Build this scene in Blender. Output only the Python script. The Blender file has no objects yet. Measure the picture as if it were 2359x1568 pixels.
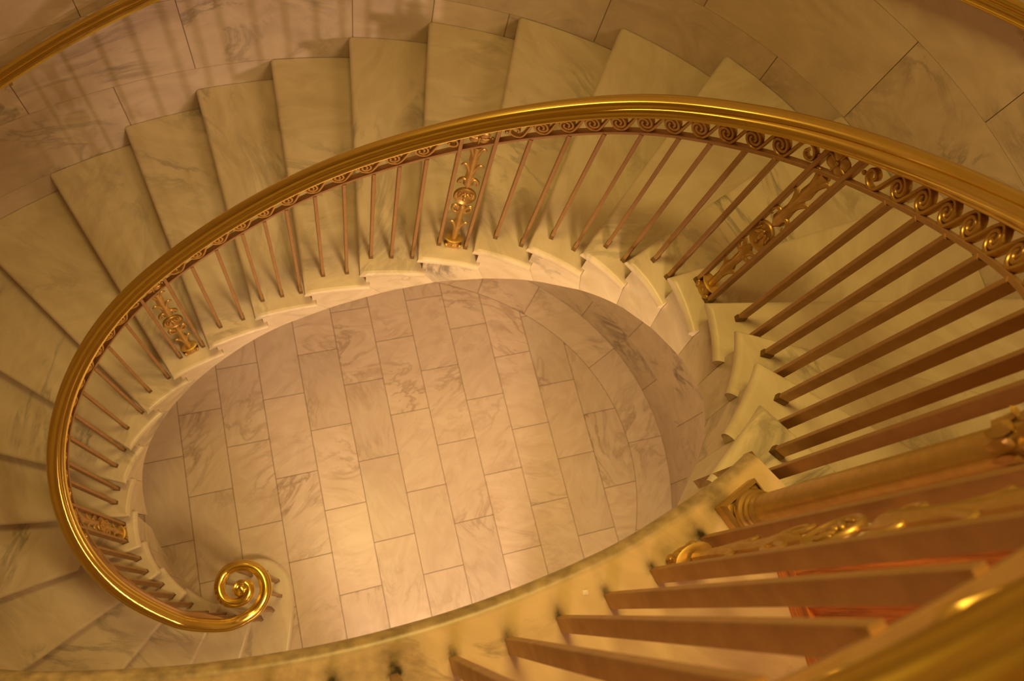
import bpy, math, random
from mathutils import Vector, Matrix
random.seed(7)
C = bpy.context.scene.collection
PI = math.pi
# ------------------------------------------------------------------ survey of the place (metres)
H = 0.16683                       # riser
L = 26 * H                        # landing level
WELL = (-0.1291, -0.9516, 1.2597, 0.7965, 0.0024)     # ellipse of the open well (cx, cy, a, b, turn)
OUTER = (-0.376, -1.0962, 2.8171, 2.2859, 0.1976)     # ellipse of the enclosing wall
TIP = {2: (-0.845, -1.500), 3: (-1.023, -1.4214), 4: (-1.1781, -1.3002), 5: (-1.2757, -1.1659), 6: (-1.3329, -1.0145),
       7: (-1.3408, -0.8538), 8: (-1.3062, -0.6974), 9: (-1.2255, -0.5549), 10: (-1.0852, -0.4181),
       11: (-0.9078, -0.3095), 12: (-0.694, -0.2376), 13: (-0.4405, -0.1818), 14: (-0.1839, -0.1642),
       15: (0.0808, -0.1752), 16: (0.3417, -0.2154), 17: (0.5681, -0.2857), 18: (0.7628, -0.3822),
       19: (0.9311, -0.5096), 20: (1.0355, -0.6408), 21: (1.1039, -0.7924), 22: (1.1212, -0.963),
       23: (1.0984, -1.1214), 24: (1.0298, -1.2683), 25: (0.8965, -1.4144), 26: (0.7291, -1.5386)}
ANG = {1: -104.1, 2: -114.7, 3: -124.3, 4: -138.8, 5: -155.1, 6: -171.9, 7: 170.9, 8: 153.7, 9: 136.6, 10: 123.7, 11: 111.2,
       12: 101.4, 13: 94.8, 14: 88.2, 15: 81.8, 16: 75.7, 17: 66.7, 18: 54.7, 19: 41.9, 20: 23.7, 21: 7.4, 22: -9.1,
       23: -25.0, 24: -41.5, 25: -55.5, 26: -69.0}
SOFFIT = [(5.6, 0), (6.3, .28), (7.4, .62), (8.4, .93), (9.4, 1.19), (10.75, 1.42), (11.8, 1.62), (13, 1.83), (14.5, 2.04),
          (15.5, 2.2), (16.5, 2.37), (17.3, 2.49), (18.35, 2.66), (19.8, 2.885), (21.1, 3.07), (22.35, 3.28), (23.9, 3.53),
          (24.75, 3.68), (25.7, 3.84), (27, 4.02)]

def lerp_tab(tab, x):
    if x <= tab[0][0]: return tab[0][1]
    for (a, b), (c, d) in zip(tab, tab[1:]):
        if x <= c: return b + (d - b) * (x - a) / (c - a)
    return tab[-1][1]

def smooth_tab(tab, x, w):
    return sum(lerp_tab(tab, x + w * (i - 4) / 4) for i in range(9)) / 9

def ell_pt(q, deg, off=0.0):
    """point on ellipse q at parametric angle deg, pushed out along the normal by off"""
    t = math.radians(deg); c, s = math.cos(q[4]), math.sin(q[4])
    u, v = q[2] * math.cos(t), q[3] * math.sin(t)
    nu, nv = math.cos(t) / q[2], math.sin(t) / q[3]
    n = math.hypot(nu, nv); u += off * nu / n; v += off * nv / n
    return Vector((q[0] + c * u - s * v, q[1] + s * u + c * v))

def ell_ang(q, x, y):
    c, s = math.cos(q[4]), math.sin(q[4]); dx, dy = x - q[0], y - q[1]
    return math.degrees(math.atan2((-s * dx + c * dy) / q[3], (c * dx + s * dy) / q[2]))

def hit_outer(p, deg):
    d = Vector((math.cos(math.radians(deg)), math.sin(math.radians(deg))))
    q = OUTER; c, s = math.cos(q[4]), math.sin(q[4])
    a, b = q[2] - 0.003, q[3] - 0.003
    ex, ey = p[0] - q[0], p[1] - q[1]
    u0, v0 = (c * ex + s * ey) / a, (-s * ex + c * ey) / b
    du, dv = (c * d.x + s * d.y) / a, (-s * d.x + c * d.y) / b
    A = du * du + dv * dv; B = 2 * (u0 * du + v0 * dv); K = u0 * u0 + v0 * v0 - 1
    t = (-B + math.sqrt(B * B - 4 * A * K)) / (2 * A)
    return Vector((p[0] + t * d.x, p[1] + t * d.y))

OUT = {k: hit_outer(TIP[k], ANG[k]) for k in TIP}

def crom(P, x):
    """Catmull-Rom through dict of points indexed by consecutive integers"""
    ks = sorted(P); x0, x1 = ks[0], ks[-1]
    if x <= x0: return Vector(P[x0]) + (Vector(P[x0 + 1]) - Vector(P[x0])) * (x - x0)
    if x >= x1: return Vector(P[x1]) + (Vector(P[x1]) - Vector(P[x1 - 1])) * (x - x1)
    i = int(math.floor(x)); t = x - i
    p1, p2 = Vector(P[i]), Vector(P[i + 1])
    p0 = Vector(P[i - 1]) if i - 1 in P else p1 * 2 - p2
    p3 = Vector(P[i + 2]) if i + 2 in P else p2 * 2 - p1
    return 0.5 * ((2 * p1) + (p2 - p0) * t + (2 * p0 - 5 * p1 + 4 * p2 - p3) * t * t + (3 * p1 - p0 - 3 * p2 + p3) * t ** 3)

def step_pt(i, w, d=0.0, r=0.0):
    """plan point of the stair: step index i (real), w 0..1 from well edge to wall, d metres up the flight, r metres in from the well edge"""
    gi = (crom(TIP, i + .05) - crom(TIP, i - .05)).length / .1
    a = crom(TIP, i + d / gi)
    o = wall_pt(i, d)
    v = o - a
    return a + v * w + v.normalized() * (r * (1 - w))

OANG = {}
_prev = None
for _k in sorted(OUT):
    _a = ell_ang(OUTER, OUT[_k].x, OUT[_k].y)
    if _prev is not None:
        while _a > _prev + 180: _a -= 360
        while _a < _prev - 180: _a += 360
    else:
        _a += 360
    OANG[_k] = _a; _prev = _a

def wall_pt(i, d=0.0):
    def an(x):
        ks = sorted(OANG); x = max(ks[0] - 1, min(ks[-1] + 1, x)); j = min(max(int(math.floor(x)), ks[0]), ks[-1] - 1)
        return OANG[j] + (OANG[j + 1] - OANG[j]) * (x - j)
    g = (ell_pt(OUTER, an(i + .05), -.003) - ell_pt(OUTER, an(i - .05), -.003)).length / .1
    return ell_pt(OUTER, an(i + d / max(g, .1)), -.003)

TH = []
_prev = 400
for _k in sorted(TIP):
    _a = ell_ang(WELL, *TIP[_k])
    while _a > _prev: _a -= 360
    if _k == 2: _a = 232.0
    TH.append((_a, _k)); _prev = _a
_f = [(-a, k) for a, k in TH if k >= 3]
def pitch(deg):                       # real step index at a well angle
    if deg > 219.6: return 3 - (deg - 219.6) / 13.0
    if deg < -47.4: return 26 + (-47.4 - deg) / 13.0
    return smooth_tab(_f, -deg, 4.0)

# ------------------------------------------------------------------ mesh helpers
class MB:
    def __init__(s): s.v = []; s.f = []; s.mi = []
    def add(s, vs, fs, mi=0):
        n = len(s.v); s.v += [tuple(v) for v in vs]; s.f += [tuple(i + n for i in f) for f in fs]; s.mi += [mi] * len(fs); return s
    def grid(s, rows, closed_u=False, closed_v=False, mi=0, flip=False):
        nr, nc = len(rows), len(rows[0]); fs = []
        for i in range(nr if closed_v else nr - 1):
            for j in range(nc if closed_u else nc - 1):
                a, b = i * nc + j, i * nc + (j + 1) % nc
                c, d = ((i + 1) % nr) * nc + (j + 1) % nc, ((i + 1) % nr) * nc + j
                fs.append((a, d, c, b) if flip else (a, b, c, d))
        return s.add([p for r in rows for p in r], fs, mi)
    def box(s, M, x, y, z, mi=0):
        vs = [M @ Vector((a, b, c)) for a in x for b in y for c in z]
        return s.add(vs, [(0, 1, 3, 2), (4, 6, 7, 5), (0, 4, 5, 1), (2, 3, 7, 6), (0, 2, 6, 4), (1, 5, 7, 3)], mi)
    def bar(s, M, hx, hy, z0, z1, ch=.0015):
        """upright bar with chamfered arrises"""
        o = [(hx - ch, hy), (-hx + ch, hy), (-hx, hy - ch), (-hx, -hy + ch), (-hx + ch, -hy), (hx - ch, -hy), (hx, -hy + ch), (hx, hy - ch)]
        vs = [M @ Vector((a, b, z)) for z in (z0, z1) for a, b in o]
        fs = [(i, (i + 1) % 8, 8 + (i + 1) % 8, 8 + i) for i in range(8)] + [tuple(range(7, -1, -1)), tuple(range(8, 16))]
        return s.add(vs, fs)
    def tube(s, pts, rad, n=8, cap=True):
        """round tube along 3-D points, rad a number or one per point"""
        if not hasattr(rad, '__len__'): rad = [rad] * len(pts)
        pts = [Vector(p) for p in pts]; rows = []; ref = None
        for i, p in enumerate(pts):
            t = (pts[min(i + 1, len(pts) - 1)] - pts[max(i - 1, 0)]).normalized()
            if ref is None:
                ref = Vector((0, 0, 1)) if abs(t.z) < .9 else Vector((1, 0, 0))
            a = (ref - t * ref.dot(t)).normalized(); ref = a; b = t.cross(a)
            rows.append([p + (a * math.cos(2 * PI * k / n) + b * math.sin(2 * PI * k / n)) * rad[i] for k in range(n)])
        n0 = len(s.v); s.grid(rows, closed_u=True)
        if cap:
            s.add([], []); e = n0 + (len(rows) - 1) * n
            s.f.append(tuple(range(n0 + n - 1, n0 - 1, -1))); s.f.append(tuple(range(e, e + n))); s.mi += [0, 0]
        return s
    def lathe(s, M, prof, n=32):
        rows = [[M @ Vector((r * math.cos(2 * PI * k / n), r * math.sin(2 * PI * k / n), z)) for k in range(n)] for r, z in prof]
        return s.grid(rows, closed_u=True)
    def blob(s, M, rx, ry, rz, n=12, m=8):
        rows = [[M @ Vector((rx * math.sin(PI * i / m) * math.cos(2 * PI * k / n), ry * math.sin(PI * i / m) * math.sin(2 * PI * k / n), rz * math.cos(PI * i / m)))
                 for k in range(n)] for i in range(m + 1)]
        return s.grid(rows, closed_u=True)
    def build(s, name, mat, parent=None, sharp=35, smooth=True, attr=None):
        me = bpy.data.meshes.new(name); me.from_pydata(s.v, [], s.f)
        mats = mat if isinstance(mat, (list, tuple)) else [mat]
        for m in mats: me.materials.append(m)
        if len(mats) > 1: me.polygons.foreach_set('material_index', s.mi)
        if attr:
            a = me.attributes.new(attr[0], 'FLOAT', 'POINT'); a.data.foreach_set('value', attr[1])
        if smooth:
            me.shade_smooth()
            me.set_sharp_from_angle(angle=math.radians(sharp))
        import bmesh
        b = bmesh.new(); b.from_mesh(me); bmesh.ops.recalc_face_normals(b, faces=b.faces); b.to_mesh(me); b.free()
        me.update()
        o = bpy.data.objects.new(name, me); C.objects.link(o)
        if parent is not None:
            o.parent = parent; o.matrix_parent_inverse = parent.matrix_world.inverted()
        return o

def tag(o, label, cat=None, group=None, kind=None):
    o['label'] = label
    if cat: o['category'] = cat
    if group: o['group'] = group
    if kind: o['kind'] = kind
    return o

def empty(name, loc):
    o = bpy.data.objects.new(name, None); C.objects.link(o); o.location = loc; o.empty_display_size = .1
    bpy.context.view_layer.update(); return o

# ------------------------------------------------------------------ materials
def lin(r, g, b): return tuple(((c / 12.92) if c <= .04045 else ((c + .055) / 1.055) ** 2.4) for c in (r, g, b)) + (1,)

def nodes(name):
    m = bpy.data.materials.new(name); m.use_nodes = True
    nt = m.node_tree; bs = nt.nodes['Principled BSDF']
    def N(t, **kw):
        n = nt.nodes.new(t)
        for k, v in kw.items():
            if k.startswith('i_'): n.inputs[int(k[2:]) if k[2:].isdigit() else k[2:]].default_value = v
            else: setattr(n, k, v)
        return n
    def Lk(a, b): nt.links.new(a, b)
    return m, bs, N, Lk

def marble(name, base, tint, vein, scale=1.0, amount=.55, rough=.28, spread=.10, dirt_shade=None, turn=0.0):
    """veined stone: every separate block or tile of a mesh gets its own cut of the pattern"""
    m, bs, N, Lk = nodes(name)
    geo = N('ShaderNodeNewGeometry'); oi = N('ShaderNodeObjectInfo')
    add = N('ShaderNodeMath', operation='ADD'); Lk(geo.outputs['Random Per Island'], add.inputs[0]); Lk(oi.outputs['Random'], add.inputs[1])
    mul = N('ShaderNodeMath', operation='MULTIPLY', i_1=37.0); Lk(add.outputs[0], mul.inputs[0])
    rot = N('ShaderNodeVectorRotate', rotation_type='Z_AXIS')
    ang = N('ShaderNodeMath', operation='MULTIPLY_ADD', i_1=2.6, i_2=turn); Lk(add.outputs[0], ang.inputs[0])
    Lk(geo.outputs['Position'], rot.inputs['Vector']); Lk(ang.outputs[0], rot.inputs['Angle'])
    off = N('ShaderNodeVectorMath', operation='ADD'); Lk(rot.outputs[0], off.inputs[0])
    cx = N('ShaderNodeCombineXYZ'); Lk(mul.outputs[0], cx.inputs[0]); Lk(mul.outputs[0], cx.inputs[1]); Lk(mul.outputs[0], cx.inputs[2])
    Lk(cx.outputs[0], off.inputs[1])
    st = N('ShaderNodeMapping'); st.inputs['Scale'].default_value = (1.0 * scale, .42 * scale, 1.0 * scale); Lk(off.outputs[0], st.inputs[0])
    n1 = N('ShaderNodeTexNoise', i_Scale=2.6, i_Detail=9.0, i_Roughness=.62, i_Distortion=.9); Lk(st.outputs[0], n1.inputs['Vector'])
    ab = N('ShaderNodeMath', operation='SUBTRACT', i_1=.5); Lk(n1.outputs[0], ab.inputs[0])
    ab2 = N('ShaderNodeMath', operation='ABSOLUTE'); Lk(ab.outputs[0], ab2.inputs[0])
    vr = N('ShaderNodeMapRange'); vr.inputs[1].default_value = 0.0; vr.inputs[2].default_value = .045; vr.inputs[3].default_value = 1; vr.inputs[4].default_value = 0
    Lk(ab2.outputs[0], vr.inputs[0])
    n2 = N('ShaderNodeTexNoise', i_Scale=1.5, i_Detail=3.0, i_Distortion=.4); Lk(off.outputs[0], n2.inputs['Vector'])
    mk = N('ShaderNodeMapRange'); mk.inputs[1].default_value = .44; mk.inputs[2].default_value = .70; Lk(n2.outputs[0], mk.inputs[0])
    vm = N('ShaderNodeMath', operation='MULTIPLY'); Lk(vr.outputs[0], vm.inputs[0]); Lk(mk.outputs[0], vm.inputs[1])
    n3 = N('ShaderNodeTexNoise', i_Scale=5.0, i_Detail=6.0, i_Roughness=.6, i_Distortion=1.5); Lk(st.outputs[0], n3.inputs['Vector'])
    cl = N('ShaderNodeMapRange'); cl.inputs[1].default_value = .36; cl.inputs[2].default_value = .72; Lk(n3.outputs[0], cl.inputs[0])
    mix1 = N('ShaderNodeMix', data_type='RGBA'); mix1.inputs[6].default_value = base; mix1.inputs[7].default_value = tint
    clm = N('ShaderNodeMath', operation='MULTIPLY', i_1=.75); Lk(cl.outputs[0], clm.inputs[0]); Lk(clm.outputs[0], mix1.inputs[0])
    fr_ = N('ShaderNodeMath', operation='FRACT'); Lk(mul.outputs[0], fr_.inputs[0])
    am = N('ShaderNodeMapRange'); am.inputs[3].default_value = amount * .45; am.inputs[4].default_value = min(1.0, amount * 1.5); Lk(fr_.outputs[0], am.inputs[0])
    va = N('ShaderNodeMath', operation='MULTIPLY', use_clamp=True); Lk(vm.outputs[0], va.inputs[0]); Lk(am.outputs[0], va.inputs[1])
    mix2 = N('ShaderNodeMix', data_type='RGBA'); mix2.inputs[7].default_value = vein; Lk(mix1.outputs[2], mix2.inputs[6]); Lk(va.outputs[0], mix2.inputs[0])
    hv = N('ShaderNodeHueSaturation'); Lk(mix2.outputs[2], hv.inputs['Color'])
    vv = N('ShaderNodeMapRange'); vv.inputs[3].default_value = 1 - spread; vv.inputs[4].default_value = 1 + spread * .6
    Lk(geo.outputs['Random Per Island'], vv.inputs[0]); Lk(vv.outputs[0], hv.inputs['Value'])
    col = hv.outputs[0]
    if dirt_shade:  # mask holds stains and painted-in shade together
        at = N('ShaderNodeAttribute', attribute_name='dirt_shade')
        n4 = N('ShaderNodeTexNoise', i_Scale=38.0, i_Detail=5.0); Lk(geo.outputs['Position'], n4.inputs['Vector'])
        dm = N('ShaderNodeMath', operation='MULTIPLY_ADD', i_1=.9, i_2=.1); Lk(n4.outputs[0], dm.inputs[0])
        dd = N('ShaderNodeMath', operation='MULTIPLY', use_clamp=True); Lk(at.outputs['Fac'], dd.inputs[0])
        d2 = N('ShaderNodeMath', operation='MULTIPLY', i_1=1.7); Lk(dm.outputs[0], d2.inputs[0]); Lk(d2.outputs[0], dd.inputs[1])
        mx = N('ShaderNodeMix', data_type='RGBA'); mx.inputs[7].default_value = dirt_shade; Lk(col, mx.inputs[6]); Lk(dd.outputs[0], mx.inputs[0]); col = mx.outputs[2]
    Lk(col, bs.inputs['Base Color'])
    bs.inputs['Roughness'].default_value = rough
    bs.inputs['Specular IOR Level'].default_value = .35
    return m

def brass(name, c0, c1, rough, rscale=14.0, metal=1.0):
    m, bs, N, Lk = nodes(name)
    tc = N('ShaderNodeTexCoord')
    n = N('ShaderNodeTexNoise', i_Scale=rscale, i_Detail=5.0, i_Roughness=.6); Lk(tc.outputs['Object'], n.inputs['Vector'])
    mx = N('ShaderNodeMix', data_type='RGBA'); mx.inputs[6].default_value = c0; mx.inputs[7].default_value = c1; Lk(n.outputs[0], mx.inputs[0])
    Lk(mx.outputs[2], bs.inputs['Base Color'])
    r = N('ShaderNodeMapRange'); r.inputs[3].default_value = rough * .75; r.inputs[4].default_value = rough * 1.35; Lk(n.outputs[0], r.inputs[0])
    Lk(r.outputs[0], bs.inputs['Roughness']); bs.inputs['Metallic'].default_value = metal
    return m

def plain(name, col, rough=.6, metal=0):
    m, bs, N, Lk = nodes(name)
    tc = N('ShaderNodeTexCoord'); n = N('ShaderNodeTexNoise', i_Scale=9.0, i_Detail=4.0); Lk(tc.outputs['Object'], n.inputs['Vector'])
    hv = N('ShaderNodeHueSaturation'); hv.inputs['Color'].default_value = col
    r = N('ShaderNodeMapRange'); r.inputs[3].default_value = .88; r.inputs[4].default_value = 1.1; Lk(n.outputs[0], r.inputs[0]); Lk(r.outputs[0], hv.inputs['Value'])
    Lk(hv.outputs[0], bs.inputs['Base Color']); bs.inputs['Roughness'].default_value = rough; bs.inputs['Metallic'].default_value = metal
    return m

def oak(name, axis):
    m, bs, N, Lk = nodes(name)
    tc = N('ShaderNodeTexCoord'); mp = N('ShaderNodeMapping')
    mp.inputs['Scale'].default_value = (30, 30, 1.6) if axis == 'z' else (30, 1.6, 30); Lk(tc.outputs['Object'], mp.inputs[0])
    n = N('ShaderNodeTexNoise', i_Scale=3.2, i_Detail=7.0, i_Roughness=.65, i_Distortion=.3); Lk(mp.outputs[0], n.inputs['Vector'])
    cr = N('ShaderNodeValToRGB'); cr.color_ramp.elements[0].position = .36; cr.color_ramp.elements[1].position = .66
    cr.color_ramp.elements[0].color = lin(.60, .31, .12); cr.color_ramp.elements[1].color = lin(.92, .56, .28); Lk(n.outputs[0], cr.inputs[0])
    Lk(cr.outputs[0], bs.inputs['Base Color']); bs.inputs['Roughness'].default_value = .38
    return m

M_TREAD = marble('marble tread', lin(.86, .80, .70), lin(.76, .68, .57), lin(.36, .33, .31), scale=1.15, amount=.66, rough=.30, spread=.05)
M_WALL = marble('marble wall', lin(.84, .77, .69), lin(.74, .66, .58), lin(.35, .31, .31), scale=.9, amount=.62, rough=.26, spread=.06)
M_FLOOR = marble('marble floor', lin(.86, .79, .72), lin(.79, .70, .62), lin(.50, .38, .28), scale=1.7, amount=.52, rough=.26, spread=.08, turn=.4)
M_LAND = marble('marble landing', lin(.86, .75, .60), lin(.77, .65, .49), lin(.47, .38, .29), scale=2.0, amount=.45, rough=.33, spread=.02, dirt_shade=lin(.20, .15, .08))
M_JOINT = plain('stone joint', lin(.52, .43, .33), .8)
M_RAIL = brass('polished brass', lin(.95, .85, .46), lin(.90, .78, .36), .17, 10)
M_BAR = brass('satin bronze', lin(.75, .60, .42), lin(.66, .51, .33), .45, 22, .7)
M_CAST = brass('cast bronze', lin(.82, .68, .40), lin(.70, .55, .29), .36, 40, .75)
M_SHOE = brass('dull bronze', lin(.56, .44, .25), lin(.42, .31, .16), .55, 40, .6)
M_OAKV = oak('oak upright grain', 'z'); M_OAKH = oak('oak level grain', 'y')
M_PLASTER = plain('warm plaster', lin(.80, .72, .60), .8)

# ------------------------------------------------------------------ floor of slabs in running bond
U, V = 0.30422, 0.61
FB_OFF = -0.294
clip_poly = [tuple(ell_pt(OUTER, a, FB_OFF)) for a in range(-62, 246, 3)]
clip_hall = [(-4.2, -5.4), (3.6, -5.4), clip_poly[0], clip_poly[-1]]
def clip(sub, cl):
    out = sub
    for i in range(len(cl)):
        a, b = cl[i], cl[(i + 1) % len(cl)]
        src, out = out, []
        for j in range(len(src)):
            p, q = src[j], src[(j + 1) % len(src)]
            sp = (b[0] - a[0]) * (p[1] - a[1]) - (b[1] - a[1]) * (p[0] - a[0])
            sq = (b[0] - a[0]) * (q[1] - a[1]) - (b[1] - a[1]) * (q[0] - a[0])
            if sp >= 0: out.append(p)
            if (sp >= 0) != (sq >= 0):
                t = sp / (sp - sq); out.append((p[0] + (q[0] - p[0]) * t, p[1] + (q[1] - p[1]) * t))
        if len(out) < 3: return []
    return out
fl = MB(); g = .0022
for c in range(-12, 10):
    for n in range(-5, 11):
        v0 = n + (0 if c % 2 == 0 else .5)
        x0, x1, y1, y0 = c * U + g, (c + 1) * U - g, -v0 * V - g, -(v0 + 1) * V + g
        for area_ in (clip_poly, clip_hall):
            pl = clip([(x0, y0), (x1, y0), (x1, y1), (x0, y1)], area_)
            if len(pl) < 3: continue
            k = len(pl)
            fl.add([(x, y, 0) for x, y in pl] + [(x, y, -.012) for x, y in pl], [tuple(range(k))] + [(i + k, (i + 1) % k + k, (i + 1) % k, i) for i in range(k)])
fl.add([(-4.2, -5.4, -.004), (3.6, -5.4, -.004), (3.6, 2.2, -.004), (-4.2, 2.2, -.004)], [(0, 1, 2, 3)], 1)
tag(fl.build('floor', [M_FLOOR, M_JOINT], smooth=False), 'pale veined marble slab floor at the bottom of the stairwell', 'floor', kind='structure')
# curved border slabs along the wall
bd = MB(); joints = [-62, -48.6, -29, -9.3, 11.4, 31.4, 42.5, 61, 81, 101, 121, 141, 161, 181, 201, 221, 246]
for a, b in zip(joints, joints[1:]):
    n = max(3, int((b - a) / 2.5)); da = .0022 / 2.5 * 57
    rows = [[ell_pt(OUTER, a + da + (b - a - 2 * da) * i / n, o).to_3d() for i in range(n + 1)] for o in (FB_OFF + .004, -.001)]
    low = [[p - Vector((0, 0, .012)) for p in r] for r in rows]
    bd.grid([low[0], rows[0], rows[1], low[1]])
tag(bd.build('trim_1', M_FLOOR, smooth=False), 'curved marble border slabs of the lower floor against the wall', 'floor border', kind='structure')

# ------------------------------------------------------------------ enclosing elliptical wall in ashlar courses
wl = MB()
lev = [0] + [H * (2 + 3 * i) for i in range(0, 15)]
jA = [-78 + 0 for _ in ()]
JA = [-49, -29.3, -9.4, 10.9, 30.6, 50.0, 66.85, 83.8, 100.6, 118, 137, 157, 177, 197, 217, 237, 254]
JB = [-39, -19.2, 0.8, 20.9, 39.9, 58.4, 75.5, 92.2, 109, 127.5, 147, 167, 187, 207, 227, 247, 254]
A0, A1 = -60.0, 254.0
for ci in range(len(lev) - 1):
    z0, z1 = lev[ci] + .0012, lev[ci + 1] - .0012
    a_max = A1 if lev[ci + 1] < L + .3 else 208.0
    js = JA if ci % 2 == 1 else JB
    if ci == 0: js = sorted(JB + [])
    a_min = A0 if lev[ci + 1] > L - .4 else -79.9
    if a_max > 210 and lev[ci + 1] < L - .4: a_max = 270.0
    js = [a_min] + [j for j in js if a_min + 3 < j < a_max - 3] + [a_max]
    if ci == 5: js = sorted(js + [58.3])
    for a, b in zip(js, js[1:]):
        n = max(2, int(abs(b - a) / 2.4)); da = .045
        aa = [a + da + (b - a - 2 * da) * i / n for i in range(n + 1)]
        f0 = [ell_pt(OUTER, t, 0).to_3d() + Vector((0, 0, z0)) for t in aa]; f1 = [Vector((p.x, p.y, z1)) for p in f0]
        k0 = [ell_pt(OUTER, t, .02).to_3d() + Vector((0, 0, z0)) for t in aa]; k1 = [Vector((p.x, p.y, z1)) for p in k0]
        wl.grid([k0, f0, f1, k1])
        wl.add([k0[0], f0[0], f1[0], k1[0], k0[-1], f0[-1], f1[-1], k1[-1]], [(0, 1, 2, 3), (7, 6, 5, 4)])
for a_min, a_max, zz in ((-79.9, 270.0, (0, lev[8])), (A0, A1, (lev[8], lev[10])), (A0, 208.0, (lev[10], lev[-1]))):
    aa = [a_min + (a_max - a_min) * i / 90 for i in range(91)]
    wl.grid([[ell_pt(OUTER, t, .006).to_3d() + Vector((0, 0, z)) for t in aa] for z in zz], mi=1)
    wl.grid([[ell_pt(OUTER, t, .22).to_3d() + Vector((0, 0, z)) for t in aa] for z in zz], mi=1)
tag(wl.build('wall_outer', [M_WALL, M_JOINT], sharp=40), 'curved marble ashlar wall wrapping the outside of the stair', 'wall', kind='structure')

# ------------------------------------------------------------------ staircase
stair = empty('staircase', (-0.3, -1.0, 0))
tag(stair, 'curving marble staircase rising round an oval well from the slab floor', 'staircase')
NOSE = [(.030, -.058), (.020, -.052), (.018, -.044), (.012, -.0425), (.005, -.037), (.001, -.029), (0, -.021), (.002, -.012), (.007, -.005), (.014, -.0012), (.022, 0)]
def tread_rings(k, over=.05, retn=.045):
    """closed outline of tread k for one nosing inset e"""
    def outline(e):
        pts = []
        nw = 10
        for j in range(nw + 1): pts.append(step_pt(k, j / nw, d=e, r=e))               # front edge, well -> wall
        for j in range(1, 4): pts.append(wall_pt(k + j / 4.0, over * j / 4.0 + e * (1 - j / 4)))
        for j in range(nw, -1, -1): pts.append(step_pt(k + 1, j / nw, d=over, r=e))    # back edge, wall -> well
        for j in range(9, 0, -1):
            f = j / 10.0
            pts.append(step_pt(k + f, 0, d=over * f + e * (1 - f), r=e))
        return pts
    return outline
def make_tread(k, z, outline):
    m = MB(); rings = [[Vector((p.x, p.y, z + dz)) for p in outline(e)] for e, dz in NOSE]
    n = len(rings[0]); m.grid(rings, closed_u=True)
    top = (len(NOSE) - 1) * n
    m.f.append(tuple(range(top, top + n))); m.mi.append(0)
    m.f.append(tuple(range(n - 1, -1, -1))); m.mi.append(0)
    return m
def make_block(k):
    """stone block under tread k, cut to the sloping underside"""
    zt, za = k * H - .058, (k - 1) * H
    prof = []; sh = .42 if k > 6 else .02
    def so(i): return max(0.0, smooth_tab(SOFFIT, i, .5))
    def I(i): return i
    g = .0012
    front_s = k + sh; back_s = k + 1 + sh - .006
    P = [(k, .034, zt), (k, .034, za + .001), (k, .052, za + .001), (k, .052, za - .06)]
    zs = so(front_s)
    if zs < za - .06: P.append((front_s, .0, zs))
    else: P.append((k, .052, max(so(k), 0)))
    for j in range(1, 6): P.append((front_s + (back_s - front_s) * j / 5, 0.0, so(front_s + (back_s - front_s) * j / 5)))
    P.append((k + 1, .049, max(so(k + 1), zt + .001 - .001))); P.append((k + .5, .02, zt))
    rows = []
    nw = 8
    for w in [j / nw for j in range(nw + 1)]:
        rows.append([Vector((*step_pt(i, w, d=d, r=.032), z)) for i, d, z in P])
    m = MB(); m.grid(rows, closed_u=True); n = len(P)
    m.f.append(tuple(range(n))); m.f.append(tuple(range(nw * n + n - 1, nw * n - 1, -1))); m.mi += [0, 0]
    return m
for k in range(2, 26):
    o = make_tread(k, k * H, tread_rings(k)).build('step', M_TREAD, stair, sharp=50)
    make_block(k).build('riser', M_TREAD, o, sharp=30)
# curtail step with its round end
c1 = Vector((-.833, -1.384))
front = [hit_outer((-.617, -1.534), -104.1)]
q0 = Vector((-.682, -1.793))
front = [front[0].lerp(q0, f) for f in (0, .25, .5, .75, 1)] + [Vector(p) for p in ((-.662, -1.722), (-.640, -1.65), (-.622, -1.58), (-.605, -1.50), (-.599, -1.42))]
front += [c1 + Vector((math.cos(math.radians(t)), math.sin(math.radians(t)))) * .234 for t in range(0, 150, 12)]
back = [Vector((-1.10, -1.42)), Vector((-1.0, -1.60)), hit_outer(TIP[2], ANG[2]) + Vector((-.06, .02))]
back[2] = ell_pt(OUTER, OANG[2] - 1.5, -.004)
def outl1(e):
    pts = []
    n = len(front)
    for i, p in enumerate(front):
        t = (front[min(i + 1, n - 1)] - front[max(i - 1, 0)]).normalized()
        nrm = Vector((-t.y, t.x)); pts.append(p + nrm * e)
    return pts + back
o = make_tread(1, H, outl1).build('step', M_TREAD, stair, sharp=50)
b = MB(); lo = outl1(.032); n = len(lo)
b.grid([[Vector((p.x, p.y, z)) for p in lo] for z in (0.0, H - .058)], closed_u=True)
b.f.append(tuple(range(n - 1, -1, -1))); b.f.append(tuple(range(n, 2 * n))); b.mi += [0, 0]
b.build('riser', M_TREAD, o, sharp=30)

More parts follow.
